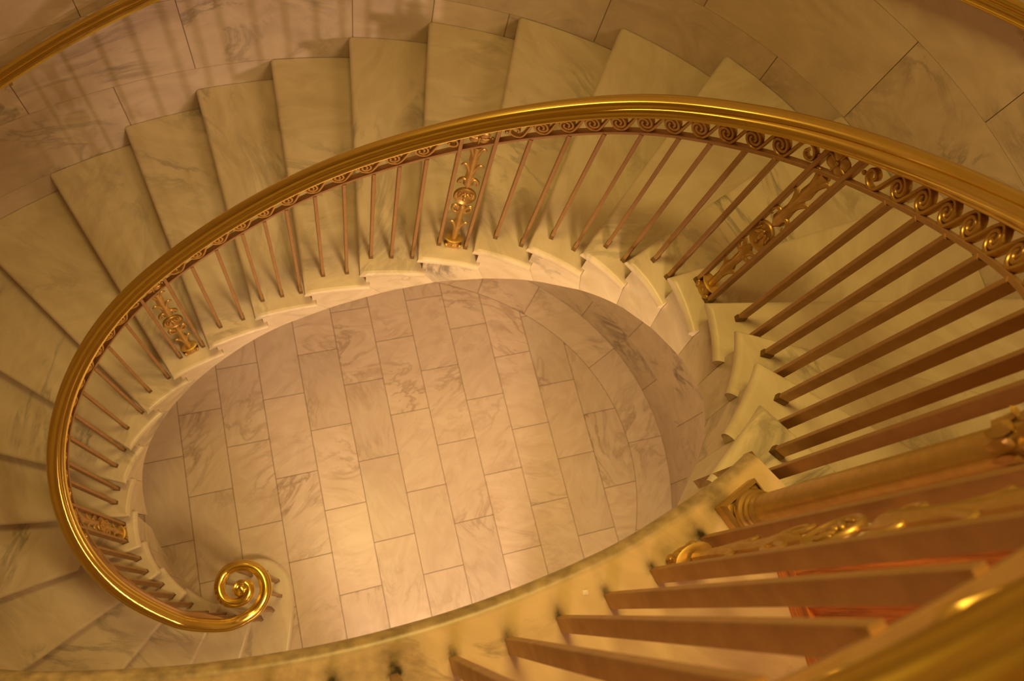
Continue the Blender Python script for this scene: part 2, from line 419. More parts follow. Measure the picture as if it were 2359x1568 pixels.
# ------------------------------------------------------------------ upper landing
LE = [(-140, .0), (-124, -.003), (-115, -.02), (-108, -.027), (-103, -.032), (-97, -.034), (-90, -.036), (-82, -.035), (-74, -.031), (-66, -.021), (-60, -.018), (-54, -.006), (-47.4, .004)]
BARS_L = [-58.9, -65.3, -70.6, -75.7, -80.8, -85.95, -91.15, -96.3, -101.4, -106.4, -111.4, -116.4, -121.4]
LTAB = [(-130, .065), (-86, .0655), (-80.8, .068), (-75.7, .070), (-70.6, .0727), (-65.3, .0777), (-58.9, .085), (-54, .089)]
def loff(a): return lerp_tab(LTAB, a)
COLUMN = Vector((.666, -1.671))
bar_pts = [ell_pt(WELL, a, loff(a) - .003) for a in BARS_L]
def land_pt(a, e): return ell_pt(WELL, a, smooth_tab(LE, a, 3) + e)
ld = MB(); dirt_shade = []
NA = 260
angs = [-47.4 + (-138 + 47.4) * i / NA for i in range(NA + 1)]
lprof = [(.03, -.30), (.03, -.058), (.020, -.053), (.014, -.049), (.006, -.044), (.001, -.035), (0, -.025), (.002, -.014), (.008, -.006), (.016, -.0015), (.024, 0)]
flat = [.03, .036, .043, .05, .058, .066, .074, .083, .092, .102, .113, .126, .14, .16, .19, .23, .30, .40]
rows = [[land_pt(a, e).to_3d() + Vector((0, 0, L + z)) for a in angs] for e, z in lprof + [(f, 0) for f in flat]]
def dirt_shade_at(p, e):
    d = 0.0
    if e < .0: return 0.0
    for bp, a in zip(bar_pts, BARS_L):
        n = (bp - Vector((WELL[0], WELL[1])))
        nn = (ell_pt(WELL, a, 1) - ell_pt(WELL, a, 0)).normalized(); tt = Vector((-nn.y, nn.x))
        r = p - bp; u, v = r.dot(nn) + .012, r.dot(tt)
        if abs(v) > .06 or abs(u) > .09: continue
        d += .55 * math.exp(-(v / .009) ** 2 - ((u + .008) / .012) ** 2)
        d += .55 * math.exp(-(v / .014) ** 2) * math.exp(-max(-u, 0) / .035) * (1 if u < 0 else 0)  # soft shadow of each bar, painted as a streak towards the well
    for bp, s_, r_ in ((COLUMN + Vector((-.06, .03)), .45, .035), (Vector((.53, -1.69)), .55, .03), (Vector((.46, -1.705)), .5, .025), (Vector((-.14, -1.78)), .35, .05), (Vector((-.26, -1.775)), .3, .05), (Vector((-.38, -1.79)), .34, .10), (Vector((-.52, -1.77)), .36, .11), (Vector((-.68, -1.73)), .34, .12), (Vector((-.83, -1.68)), .3, .12), (Vector((-.18, -1.80)), .22, .09), (Vector((.62, -1.63)), .4, .03)):  # stains; the wide left-hand patches also paint in shade from the rail
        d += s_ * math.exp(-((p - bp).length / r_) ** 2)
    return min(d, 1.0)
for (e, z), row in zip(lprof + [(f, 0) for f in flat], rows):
    for q in row: dirt_shade.append(dirt_shade_at(Vector((q.x, q.y)), 1.0) * (.35 if e < .02 else 1.0) + (.5 if (z < -.001 and z > -.05) else (.16 if e < .03 else 0)))
ld.grid(rows)
n0 = (len(rows) - 1) * (NA + 1)
o26 = hit_outer(TIP[26], ANG[26])
ring = [n0 + i for i in range(NA + 1)]
i0 = len(ld.v)
def at26(w): return step_pt(26, w, d=0.0)
rest = [at26(w) for w in (1.0, .75, .5, .32)]
far = [Vector((-1.9, -2.6)), Vector((-2.2, -4.6)), Vector((1.9, -4.6))]
ld.v += [(p.x, p.y, L) for p in far + rest]; dirt_shade += [0] * len(far + rest)
ld.f.append(tuple(ring + list(range(i0, i0 + len(far + rest))))); ld.mi.append(0)
ld.f.append(tuple(i * (NA + 1) + NA for i in range(len(rows))) + (i0,)); ld.mi.append(0)
# riser edge at the stair head and the underside
hd = [at26(w) for w in (0, .1, .2, .32, .5, .75, 1.0)]
for z0, z1, dd in ((0, -.045, 0.0), (-.045, -.30, .03)):
    a_ = [Vector((*step_pt(26, w, d=dd), L + z0)) for w in (0, .1, .2, .32, .5, .75, 1.0)]; b_ = [Vector((p.x, p.y, L + z1)) for p in a_]
    i1 = len(ld.v); ld.grid([a_, b_]); dirt_shade += [0] * (len(ld.v) - i1)
i1 = len(ld.v)
under = [Vector((q.x, q.y)) for q in rows[0]][::6] + far + [at26(1.0)]
ld.v += [(p.x, p.y, L - .30) for p in under]; dirt_shade += [0] * len(under); ld.f.append(tuple(range(i1 + len(under) - 1, i1 - 1, -1))); ld.mi.append(0)
fr = MB()
tag(ld.build('floor_landing', M_LAND, sharp=50, attr=('dirt_shade', dirt_shade)), 'upper marble landing with rounded stained edge over the well', 'landing', kind='structure')

# ------------------------------------------------------------------ balustrade lines
DB = [(-52, .09), (-40, .096), (-28.6, .096), (-17, .093), (-6, .095), (7.6, .092), (18, .098), (29, .106), (40, .108), (50, .105), (58, .102), (65, .097), (73, .091), (83, .088), (93, .086), (101, .090), (112, .094), (118, .102), (128, .104), (139, .101), (145, .098), (150.7, .09), (156, .079), (161, .068), (167, .053), (172.5, .038), (181, .025), (190, .010), (200, .004), (212, -.003), (219, -.005)]
DR = [(-52, .09), (-40, .096), (-28.6, .096), (-17, .093), (-6, .095), (7.6, .092), (18, .098), (29, .106), (40, .108), (50, .105), (58, .102), (65, .097), (73, .091), (83, .088), (93, .086), (101, .090), (112, .094), (118, .102), (128, .104), (139, .101), (150, .086), (161, .067), (171.2, .050), (181.4, .040), (193, .040), (202.5, .041), (212, .034), (219, .030)]
ZRB = [(-52, 5.28), (-47, 5.21), (-30, 5.0), (-23.9, 4.892), (-11.8, 4.69), (0, 4.503), (7.5, 4.395), (24, 4.148), (35, 3.999), (47.3, 3.81), (56.3, 3.68), (62.4, 3.59), (73.5, 3.44), (89.4, 3.222), (95, 3.125),
       (111.7, 2.87), (116.6, 2.79), (122.7, 2.713), (133.9, 2.54), (146, 2.35), (159, 2.163), (171, 2.0), (184, 1.815), (195, 1.65), (207, 1.46), (219, 1.29), (224, 1.225)]
def zrb(a): return smooth_tab(ZRB, a, 6)
VOL = [(-1.048, -1.522, 1.19), (-.936, -1.556, 1.10), (-.861, -1.556, 1.055), (-.781, -1.529, 1.032), (-.723, -1.487, 1.03), (-.688, -1.425, 1.03), (-.686, -1.361, 1.03), (-.707, -1.306, 1.03), (-.744, -1.270, 1.03),
       (-.790, -1.251, 1.03), (-.849, -1.249, 1.03), (-.896, -1.268, 1.03), (-.926, -1.310, 1.03), (-.936, -1.352, 1.03), (-.928, -1.399, 1.031), (-.903, -1.432, 1.032), (-.872, -1.447, 1.033), (-.832, -1.450, 1.034),
       (-.795, -1.433, 1.035), (-.776, -1.404, 1.036), (-.776, -1.372, 1.038), (-.793, -1.350, 1.040)]
def spline(pts, n):
    P = {i: Vector(p) for i, p in enumerate(pts)}
    return [crom(P, i / n) for i in range((len(pts) - 1) * n + 1)]
def chaikin(p, it=1):
    for _ in range(it):
        q = [p[0]]
        for a, b in zip(p, p[1:]): q += [a.lerp(b, .25), a.lerp(b, .75)]
        p = q + [p[-1]]
    return p
A_TOP = -49.5
upper = [-49.5 + 1.5 * i for i in range(int((219 + 49.5) / 1.5) + 1)]
rail_path = [ell_pt(WELL, a, smooth_tab(DR, a, 5)).to_3d() + Vector((0, 0, zrb(a))) for a in upper]
for _ in range(6):
    rail_path = [rail_path[0]] + [(rail_path[i - 1] + rail_path[i] * 2 + rail_path[i + 1]) / 4 for i in range(1, len(rail_path) - 1)] + [rail_path[-1]]
vol = spline([rail_path[-2], rail_path[-1]] + [Vector(p) for p in VOL], 6)[6:]
rail_path = rail_path + vol[1:]
for _ in range(3):
    rail_path = [rail_path[0]] + [(rail_path[i - 1] + rail_path[i] * 2 + rail_path[i + 1]) / 4 for i in range(1, len(rail_path) - 1)] + [rail_path[-1]]
def cum(p):
    s = [0.0]
    for a, b in zip(p, p[1:]): s.append(s[-1] + (b - a).length)
    return s
def sweep(m, path, prof, scale=None, cap=True):
    rows = []
    n = len(path)
    for i, p in enumerate(path):
        t = (path[min(i + 1, n - 1)] - path[max(i - 1, 0)]).normalized()
        side = t.cross(Vector((0, 0, 1))).normalized(); up = side.cross(t)
        sx, sz = scale(i) if scale else (1, 1)
        rows.append([p + side * (x * sx) + up * (z * sz) for x, z in prof])
    n0 = len(m.v); m.grid(rows, closed_u=True); k = len(prof)
    if cap:
        e = n0 + (len(rows) - 1) * k
        m.f.append(tuple(range(n0 + k - 1, n0 - 1, -1))); m.f.append(tuple(range(e, e + k))); m.mi += [0, 0]
    return m
HALF = [(.0, .063), (.012, .062), (.021, .0575), (.0265, .051), (.028, .046), (.027, .042), (.0255, .0405), (.0285, .0395), (.034, .036), (.0385, .0295), (.0402, .0225), (.0398, .0165), (.0375, .0135),
        (.0345, .0125), (.0345, .0095), (.031, .0075), (.0285, .0045), (.0265, .003), (.0265, .0)]
RAILP = HALF + [(-x, z) for x, z in HALF[::-1] if x > 0]
nr = len(rail_path); s_r = cum(rail_path)
vs = s_r[-1] - 1.62
def rsc(i):
    f = min(1, max(0, (s_r[i] - vs) / .55)); g_ = min(1, max(0, (s_r[i] - s_r[-1] + .75) / .6))
    return (1 - .14 * f - .16 * g_, 1 - .06 * f)
bal = empty('stair_balustrade', (0.4, -0.2, 16 * H))
tag(bal, 'long brass balustrade curling down the stair to a spiral volute', 'balustrade')
m = sweep(MB(), rail_path, RAILP, rsc)
end = rail_path[-1]
hr = m.build('handrail', M_RAIL, bal, sharp=30)
tag(hr, 'polished brass handrail')
mb = MB().lathe(Matrix.Translation((-.816, -1.378, 1.034)), [(.0, .0), (.040, .0), (.048, .012), (.050, .026), (.047, .040), (.041, .048), (.036, .051), (.033, .050), (.028, .056), (.023, .058), (.020, .057), (.014, .062), (.007, .064), (.0, .0645)], 28)
mb.build('volute_eye', M_RAIL, hr, sharp=40)

# frieze line: the flat lower rail under the scrollwork
low_path = [ell_pt(WELL, a, smooth_tab(DB, a, 5)).to_3d() + Vector((0, 0, zrb(a) - .112)) for a in upper]
lowv = spline([low_path[-2], low_path[-1]] + [Vector((x, y, z - .112)) for x, y, z in [(-1.03, -1.475, 1.19), (-.945, -1.525, 1.10)] + VOL[2:16]], 6)[6:]
low_path = low_path + lowv[1:]
for _ in range(4):
    low_path = [low_path[0]] + [(low_path[i - 1] + low_path[i] * 2 + low_path[i + 1]) / 4 for i in range(1, len(low_path) - 1)] + [low_path[-1]]
LOWP = [(.012, .0005), (.0115, .0), (-.0115, 0), (-.012, .0005), (-.012, .0105), (-.011, .012), (.011, .012), (.012, .0105)]
sweep(MB(), low_path, LOWP).build('bottom_rail', M_BAR, bal, sharp=30)
sweep(MB(), [p + Vector((0, 0, .108)) for p in low_path[:-20]], [(.016, 0), (-.016, 0), (-.016, .008), (.016, .008)]).build('top_channel', M_BAR, bal, sharp=30)
s_l = cum(low_path)
def at_s(path, cs, s):
    s = max(0, min(cs[-1] - 1e-6, s))
    lo, hi = 0, len(cs) - 1
    while hi - lo > 1:
        mid = (lo + hi) // 2
        if cs[mid] <= s: lo = mid
        else: hi = mid
    f = (s - cs[lo]) / max(1e-9, cs[lo + 1] - cs[lo])
    return path[lo].lerp(path[lo + 1], f), (path[lo + 1] - path[lo]).normalized()
def s_of_angle(a):            # arc length on the frieze line at a well angle
    p = ell_pt(WELL, a, smooth_tab(DB, a, 5))
    best = min(range(len(low_path)), key=lambda i: (low_path[i].xy - p).length)
    return s_l[best]

# ---- parts shared by both balustrades
def bar_mesh(z0, z1, hx=.0072, hy=.0155):
    return MB().bar(Matrix.Identity(4), hx, hy, z0, z1)
def frame_at(p, t):
    """upright frame: x along the balustrade, y across it, z up"""
    x = Vector((t.x, t.y, 0)).normalized(); z = Vector((0, 0, 1)); y = z.cross(x)
    return Matrix(((x.x, y.x, 0, p.x), (x.y, y.y, 0, p.y), (0, 0, 1, p.z), (0, 0, 0, 1)))
def put_bar(parent, p, t, z0, z1, shoe=True, hx=.0072, hy=.0155):
    M = frame_at(Vector((p.x, p.y, 0)), t)
    o = MB().bar(M, hx, hy, z0, z1).build('baluster', M_BAR, parent, sharp=30)
    if shoe:
        s = MB()
        prof = [(1.32, 0), (1.32, .018), (1.2, .024), (1.05, .028)]
        rows = []
        for f, z in prof:
            X, Y = hx * (1 + (f - 1) * 1.0), hy + hx * (f - 1) * .75
            rows.append([M @ Vector((a, b_, z0 + z)) for a, b_ in ((X, Y), (-X, Y), (-X, -Y), (X, -Y))])
        s.grid(rows, closed_u=True); s.f.append((12, 13, 14, 15)); s.mi.append(0); s.f.append((3, 2, 1, 0)); s.mi.append(0)
        s.build('shoe', M_SHOE, o, sharp=30)
    return o

# running-dog scroll: one unit runs from the eye of one curl to the eye of the next, in (x, y) with pitch 1
def scroll_curve(pitch, hgt):
    R = hgt * .43
    arm = []
    turns = .95
    for i in range(27):
        f = i / 26
        a = math.radians(270 - 360 * turns * (1 - f))     # ends at the bottom of the curl heading right
        r = R * (.22 + .78 * f ** 1.25)
        arm.append((.94 * r * math.cos(a), r * math.sin(a)))
    # mirror the rotation so that the arm unwinds left, down, then right
    half = []
    for x, y in arm: half.append((x, y))
    a_end = half[-1]
    other = [(pitch - x, -y) for x, y in half[::-1]]
    b_st = other[0]
    mid = []
    for i in range(1, 10):
        f = i / 10
        h00, h10, h01, h11 = 2 * f ** 3 - 3 * f ** 2 + 1, f ** 3 - 2 * f ** 2 + f, -2 * f ** 3 + 3 * f ** 2, f ** 3 - f ** 2
        k = pitch * .75
        mid.append((h00 * a_end[0] + h10 * k + h01 * b_st[0] + h11 * k, h00 * a_end[1] + h01 * b_st[1]))
    return half + mid + other
def scroll_mesh(curve, wrap, w=.0057, d=.0085):
    """square-sectioned ribbon; wrap(x, y, depth) -> 3-D"""
    rows = []
    n = len(curve)
    for i, (x, y) in enumerate(curve):
        x0, y0 = curve[max(i - 1, 0)]; x1, y1 = curve[min(i + 1, n - 1)]
        l = math.hypot(x1 - x0, y1 - y0) or 1; nx, ny = -(y1 - y0) / l, (x1 - x0) / l
        q = min(i, n - 1 - i); ww = w * (.86 + .14 * min(1, q / 12))
        sec = [(ww, -d), (ww, d * .55), (ww * .55, d), (-ww * .55, d), (-ww, d * .55), (-ww, -d)]
        rows.append([wrap(x + nx * a, y + ny * a, b_) for a, b_ in sec])
    m = MB(); m.grid(rows, closed_u=True)
    m.f.append((5, 4, 3, 2, 1, 0)); e = (n - 1) * 6; m.f.append(tuple(range(e, e + 6))); m.mi += [0, 0]
    return m
def frieze_run(parent, path, cs, sa, sb, count, hgt=.1):
    """scrolls between arc lengths sa and sb (bar to bar)"""
    n = count - 1; pit = (sb - sa - .106) / n
    _, t0 = at_s(path, cs, (sa + sb) / 2)
    cs_ = math.sqrt(max(.2, 1 - t0.z ** 2))
    cur = scroll_curve(pit, hgt * cs_)
    for i in range(n):
        s0 = sa + .053 + pit * (i + 1)
        def wrap(x, y, d, s0=s0):
            p, t = at_s(path, cs, s0 - x); sd = Vector((t.y, -t.x, 0)).normalized()
            up = sd.cross(t); up = up if up.z > 0 else -up
            return Vector((p.x, p.y, p.z + .012 + hgt / 2)) + up * y + sd * (d * SGN)
        scroll_mesh(cur, wrap).build('scroll', M_CAST, parent, sharp=45)
    for s0 in (sa + .014, sb - .014):
        p, t = at_s(path, cs, s0)
        MB().blob(frame_at(p + Vector((0, 0, .012 + hgt / 2)), t), .007, .007, .0075, 10, 6).build('bead', M_CAST, parent)
SGN = -1
def horn(m, M, pts, r0, flat=.5):
    """tapering curled leaf; pts in the panel plane (x, z)"""
    P = spline([Vector((x, 0, z)) for x, z in pts], 4); n = len(P)
    rows = []
    for i, p in enumerate(P):
        t = (P[min(i + 1, n - 1)] - P[max(i - 1, 0)]).normalized(); nrm = Vector((-t.z, 0, t.x)); r = r0 * (1 - i / (n - 1)) ** .7 + .0006
        rows.append([M @ (p + nrm * (r * math.cos(2 * PI * k / 8)) + Vector((0, 1, 0)) * (r * flat * math.sin(2 * PI * k / 8) + .004)) for k in range(8)])
    m.grid(rows, closed_u=True)
def ornament(parent, M, ht):
    """leafy upright with an oval eagle medallion between two bars; M's z = 0 is the tread"""
    k = ht / .68
    m = MB()
    # stem: fluted spindle that swells at the leaf joints
    rows = []
    st = [(.049, .0002), (.050, .008), (.12, .0085), (.19, .0125), (.205, .0085), (.25, .0095), (.29, .0135), (.305, .008), (.318, .003), (.432, .003), (.445, .008), (.46, .0145), (.52, .0105), (.575, .0095), (.590, .0125), (.64, .010), (.676, .0115), (.6765, .0002)]
    for z, r in st:
        r *= 1.45
        rows.append([M @ Vector((r * math.cos(2 * PI * q / 16) * (1 + .13 * (q % 2)), .75 * r * math.sin(2 * PI * q / 16) * (1 + .13 * (q % 2)), z * k)) for q in range(16)])
    rows = rows
    m.grid(rows, closed_u=True)
    for z, sp, up in ((.175, .040, .042), (.295, .042, .045), (.56, .040, .045), (.655, .036, .040)):
        for s in (-1, 1):
            horn(m, M, [(s * .004, (z - .035) * k), (s * .012, (z - .008) * k), (s * (sp - .012), (z + up * .35) * k), (s * sp, (z + up * .25) * k), (s * (sp + .002), (z + up * .08) * k)], .0115, .6)
    for s in (-1, 1):
        for zz, d in ((.468, 1), (.288, -1)):
            c = [(s * .004, zz * k), (s * .018, (zz + .022 * d) * k), (s * .036, (zz + .012 * d) * k), (s * .040, (zz - .008 * d) * k), (s * .031, (zz - .014 * d) * k), (s * .027, (zz - .004 * d) * k)]
            horn(m, M, c, .0095, .8)
    o = m.build('ornament', M_CAST, parent, sharp=60)
    # cup at the foot
    c = MB()
    c.lathe(M @ Matrix.Diagonal((1.25, .7, 1.2, 1)), [(.0, .0), (.030, .0), (.034, .012), (.026, .024), (.022, .034), (.030, .046), (.036, .056), (.024, .058), (.0, .052)], 20)
    for s in (-1, 0, 1):
        c.blob(M @ Matrix.Translation((s * .028, .016, .018)) @ Matrix.Rotation(s * .5, 4, 'Y'), .010, .009, .016, 10, 6)
    c.build('cup', M_CAST, o, sharp=60)
    md = MB(); zc = .375 * k
    F = M @ Matrix.Translation((0, 0, zc)) @ Matrix.Rotation(-PI / 2, 4, 'X') 
    md.lathe(F @ Matrix.Diagonal((1, 1.36, 1, 1)), [(.0, -.006), (.042, -.006), (.0465, -.003), (.0478, .004), (.0445, .0085), (.0415, .0065), (.040, .004), (.0, .0055)], 36)
    # eagle in low relief: body, head, spread wings, tail
    for x, y, rx, ry, rz, a in ((0, 0, .0085, .017, .008, 0), (.002, -.021, .0055, .006, .006, 0), (-.015, -.004, .006, .020, .0045, .55), (.015, -.004, .006, .020, .0045, -.55),
                                (-.023, -.012, .004, .015, .004, .25), (.023, -.012, .004, .015, .004, -.25), (0, .024, .007, .010, .0045, 0)):
        md.blob(F @ Matrix.Translation((x * 1.15, y * 1.15, .006)) @ Matrix.Rotation(a, 4, 'Z'), rx * 1.15, ry * 1.15, rz, 10, 6)
    tag(md.build('medallion', M_CAST, o, sharp=60), 'oval medallion with a bird in relief')
    return o
def rosette(parent, M):
    m = MB()
    F = M @ Matrix.Rotation(-PI / 2, 4, 'X')
    m.lathe(F, [(.0, -.004), (.030, -.004), (.034, 0), (.030, .003), (.0, .004)], 24)
    for q in range(4):
        a = PI / 4 + q * PI / 2
        m.blob(F @ Matrix.Rotation(a, 4, 'Z') @ Matrix.Translation((.023, 0, .004)), .021, .020, .0065, 14, 8)
        m.blob(F @ Matrix.Rotation(a + PI / 4, 4, 'Z') @ Matrix.Translation((.026, 0, .006)), .016, .0045, .006, 10, 6)
    m.blob(F @ Matrix.Translation((0, 0, .009)), .007, .007, .006, 10, 6)
    for s in (-1, 1): m.blob(M @ Matrix.Translation((s * .047, 0, 0)), .006, .006, .006, 8, 6)
    return m.build('rosette', M_CAST, parent, sharp=60)

# ---- stair balusters (tread index, well angle)
BAL = [(3, 218.4), (3, 211.8), (4, 206.0), (4, 199.8), (5, 193.6), (5, 187.4), (6, 180.8), (6, 174.0), (7, 167.2), (7, 162.4), (8, 156.1), (8, 150.7), (9, 145.2), (9, 139.4), (10, 134.1), (10, 128.4), (11, 123.2),
       (11, 117.4), (12, 111.9), (12, 106.6), (13, 101.3), (13, 97.0), (13, 92.9), (14, 87.7), (14, 82.6), (15, 77.5), (15, 73.2), (15, 68.7), (16, 63.5), (16, 57.7), (17, 52.1), (17, 46.1), (18, 40.7), (18, 34.9),
       (19, 29.0), (19, 23.9), (20, 18.3), (20, 13.2), (21, 7.6), (21, 2.2), (22, -5.9), (22, -11.4), (23, -16.9), (23, -22.8), (24, -28.6), (24, -34.6), (25, -40.7), (25, -45.6)]
PANELS = [(6, 180.8, 174.0), (11, 123.2, 117.4), (16, 63.5, 57.7), (21, 7.6, 2.2)]
pan_ang = {a for _, x, y in PANELS for a in (x, y)}
for k, a in BAL:
    p = ell_pt(WELL, a, smooth_tab(DB, a, 4)); s = s_of_angle(a); q, t = at_s(low_path, s_l, s)
    zl = zrb(a) - .112
    top = zl + (.112 if a in pan_ang else .002)
    put_bar(bal, p, t, k * H + .0005, top)
# balusters round the volute
for f in (.04, .13, .22, .31, .40, .50, .60, .70, .80, .90):
    s = s_of_angle(219) + .07 + f * (s_l[-1] - s_of_angle(219) - .1); q, t = at_s(low_path, s_l, s)
    zb = H if f > .3 else 2 * H
    put_bar(bal, Vector((q.x, q.y)), t, zb + .0005, q.z + .002)
for k, a, b in PANELS:
    am = (a + b) / 2; p = ell_pt(WELL, am, smooth_tab(DB, am, 4)); s = s_of_angle(am); q, t = at_s(low_path, s_l, s)
    zl = zrb(am) - .112
    M = frame_at(Vector((p.x, p.y, k * H + .001)), -t)
    # the carved face looks into the well
    if (M.to_3x3() @ Vector((0, 1, 0))).dot(Vector((WELL[0] - p.x, WELL[1] - p.y, 0))) < 0: M = M @ Matrix.Rotation(PI, 4, 'Z')
    ornament(bal, M, zl - k * H)
    M2 = M.copy(); M2.translation = Vector((p.x, p.y, zl + .012 + .05))
    rosette(bal, M2)
runs = [(-47.5, 2.2, 12), (7.6, 57.7, 12), (63.5, 117.4, 12), (123.2, 174.0, 12), (180.8, 217.0, 6)]
for a, b, n in runs:
    frieze_run(bal, low_path, s_l, s_of_angle(a), s_of_angle(b), n)

# ------------------------------------------------------------------ newel column at the stair head
nw = empty('newel_column', (COLUMN.x, COLUMN.y, L))
tag(nw, 'round bronze newel column with leafy capital at the head of the stair', 'column')
MT = Matrix.Translation((COLUMN.x, COLUMN.y, L)) @ Matrix.Rotation(math.radians(22), 4, 'Z')
m = MB(); hx = .055
m.bar(MT, hx, hx, .0005, .030, .002)
rows = [[MT @ Vector((s1 * r, s2 * r, z)) for s1, s2 in ((1, 1), (-1, 1), (-1, -1), (1, -1))] for r, z in ((hx, .030), (.050, .036), (.046, .040))]
m.grid(rows, closed_u=True)
m.build('plinth', M_CAST, nw, sharp=30)
m = MB().lathe(MT, [(.0, .036), (.045, .036), (.049, .041), (.050, .048), (.047, .056), (.042, .060), (.040, .062), (.042, .066), (.043, .070), (.0415, .075), (.038, .078), (.0365, .080), (.038, .083), (.0385, .087), (.037, .091), (.034, .094), (.0325, .098)], 40)
m.build('base_molding', M_CAST, nw, sharp=30)
m = MB().lathe(MT, [(.0325, .096), (.0325, .3), (.032, .5), (.0315, .70), (.0315, .79)], 40)
m.build('shaft', M_CAST, nw)
MT0 = MT; MT = MT @ Matrix.Translation((0, 0, .045))
m = MB().lathe(MT, [(.031, .70), (.033, .72), (.034, .735), (.036, .76), (.040, .80), (.046, .835), (.044, .85), (.0, .85)], 32)
for q in range(12):
    a = 2 * PI * q / 12
    F = MT @ Matrix.Rotation(a, 4, 'Z')
    for z0, r0, w_, hgt in ((.715, .0345, .010, .065), (.775, .039, .010, .055)):
        if z0 > .75: F = MT @ Matrix.Rotation(a + PI / 12, 4, 'Z')
        rows = []
        for i in range(9):
            f = i / 8; rr = r0 + .004 + .012 * f ** 3; zz = z0 + hgt * (f if f < .8 else .8 - (f - .8) * .6); ww = w_ * math.sin(PI * (.12 + .8 * f)) 
            rows.append([F @ Vector((rr + .003 * math.cos(j * PI / 2 - 0) * 1, ww * math.sin(j * PI / 3 - PI / 3) , zz)) for j in range(3)])
        rows2 = [[p - (F.to_3x3() @ Vector((.004, 0, 0))) for p in r] for r in rows]
        m.grid(rows); m.grid(rows2, flip=True)
m.box(MT, (-.048, .048), (-.048, .048), (.85, .875))
m.build('capital', M_CAST, nw, sharp=40)
MT = MT0
MB().bar(MT, .040, .040, .92, 1.175).build('top_block', M_CAST, nw, sharp=30)

# ------------------------------------------------------------------ landing balustrade
lb = empty('landing_balustrade', (.1, -1.82, L))
tag(lb, 'bronze balustrade of broad upright bars along the landing edge', 'balustrade')
SGN = 1
a_l = [-56 - 1.0 * i for i in range(72)]
land_path = [ell_pt(WELL, a, loff(a)).to_3d() + Vector((0, 0, L + 1.05)) for a in a_l]
s_d = cum(land_path)
sweep(MB(), land_path, LOWP).build('bottom_rail', M_BAR, lb, sharp=30)
hrl = sweep(MB(), [p + Vector((0, 0, .125)) for p in land_path], RAILP).build('handrail', M_RAIL, lb, sharp=30)
def s_la(a): return min(range(len(a_l)), key=lambda i: abs(a_l[i] - a)) and s_d[min(range(len(a_l)), key=lambda i: abs(a_l[i] - a))]
for a, bp in zip(BARS_L, bar_pts):
    q, t = at_s(land_path, s_d, s_la(a))
    put_bar(lb, bp, t, L + .0005, L + 1.052 + (.125 if a > -68 else 0), shoe=False, hx=.0085, hy=.0160)
mid = (bar_pts[0] + bar_pts[1]) / 2
q, t = at_s(land_path, s_d, s_la(-62.1))
M = frame_at(Vector((mid.x, mid.y, L + .001)), t)
if (M.to_3x3() @ Vector((0, 1, 0))).dot(Vector((WELL[0] - mid.x, WELL[1] - mid.y, 0))) < 0: M = M @ Matrix.Rotation(PI, 4, 'Z')
ornament(lb, M, 1.05)
M2 = M.copy(); M2.translation = Vector((mid.x, mid.y, L + 1.05 + .068)); rosette(lb, M2)
frieze_run(lb, land_path, s_d, s_la(-65.3), s_la(-121.4), 10, .113)

# ------------------------------------------------------------------ handrail fixed to the wall
ZW = [(-64, 5.40), (5.45, 4.228), (7.95, 4.197), (88.1, 2.934), (92, 2.86), (100.95, 2.712), (140, 2.08), (170, 1.60)]
wr = empty('wall_handrail', (*ell_pt(OUTER, 92, -.08), 2.86))
tag(wr, 'brass handrail carried on brackets along the marble wall', 'handrail')
wp = [ell_pt(OUTER, a, -.077).to_3d() + Vector((0, 0, smooth_tab(ZW, a, 6) - .03)) for a in [x * 2.0 for x in range(-28, 86)]]
sweep(MB(), wp, [(x * .82, z) for x, z in RAILP]).build('rail', M_RAIL, wr, sharp=30)
for a in (-32, -12, 4, 22, 40, 60, 80, 100.4, 120, 142, 162):
    z = smooth_tab(ZW, a, 6) - .03
    p0, p1, p2 = ell_pt(OUTER, a, -.077).to_3d(), ell_pt(OUTER, a, -.06).to_3d(), ell_pt(OUTER, a, -.001).to_3d()
    m = MB().tube(spline([p0 + Vector((0, 0, z + .002)), p0 + Vector((0, 0, z - .022)), p1 + Vector((0, 0, z - .048)), p2 + Vector((0, 0, z - .060))], 4), .009, 10)
    nrm = (p0 - p2).normalized()
    m.tube([p2 + Vector((0, 0, z - .060)), p2 + nrm * .008 + Vector((0, 0, z - .060))], .026, 18)
    m.build('bracket', M_CAST, wr, sharp=40)

# ------------------------------------------------------------------ oak gate on the landing
gt = empty('oak_gate', (.71, -2.2, L))
tag(gt, 'orange oak panelled gate standing on the marble landing behind the balusters', 'gate')
I4 = Matrix.Translation((0, 0, L))
gx0, gx1, gy0, gy1 = .692, .735, -2.95, -1.785
MB().bar(I4 @ Matrix.Translation(((gx0 + gx1) / 2, (gy0 + gy1) / 2, 0)), (gx1 - gx0) / 2, (gy1 - gy0) / 2, .002, .075, .003).build('bottom_rail', M_OAKH, gt)
MB().bar(I4 @ Matrix.Translation(((gx0 + gx1) / 2, (gy0 + gy1) / 2, 0)), (gx1 - gx0) / 2, (gy1 - gy0) / 2, .86, .95, .003).build('top_rail', M_OAKH, gt)
for y in (gy0 + .05, (gy0 + gy1) / 2, gy1 - .05):
    MB().bar(I4 @ Matrix.Translation(((gx0 + gx1) / 2, y, 0)), (gx1 - gx0) / 2 - .001, .05, .075, .86, .003).build('stile', M_OAKV, gt)
MB().box(I4, (gx0 + .012, gx1 - .012), (gy0 + .02, gy1 - .02), (.07, .87)).build('panel', M_OAKV, gt)

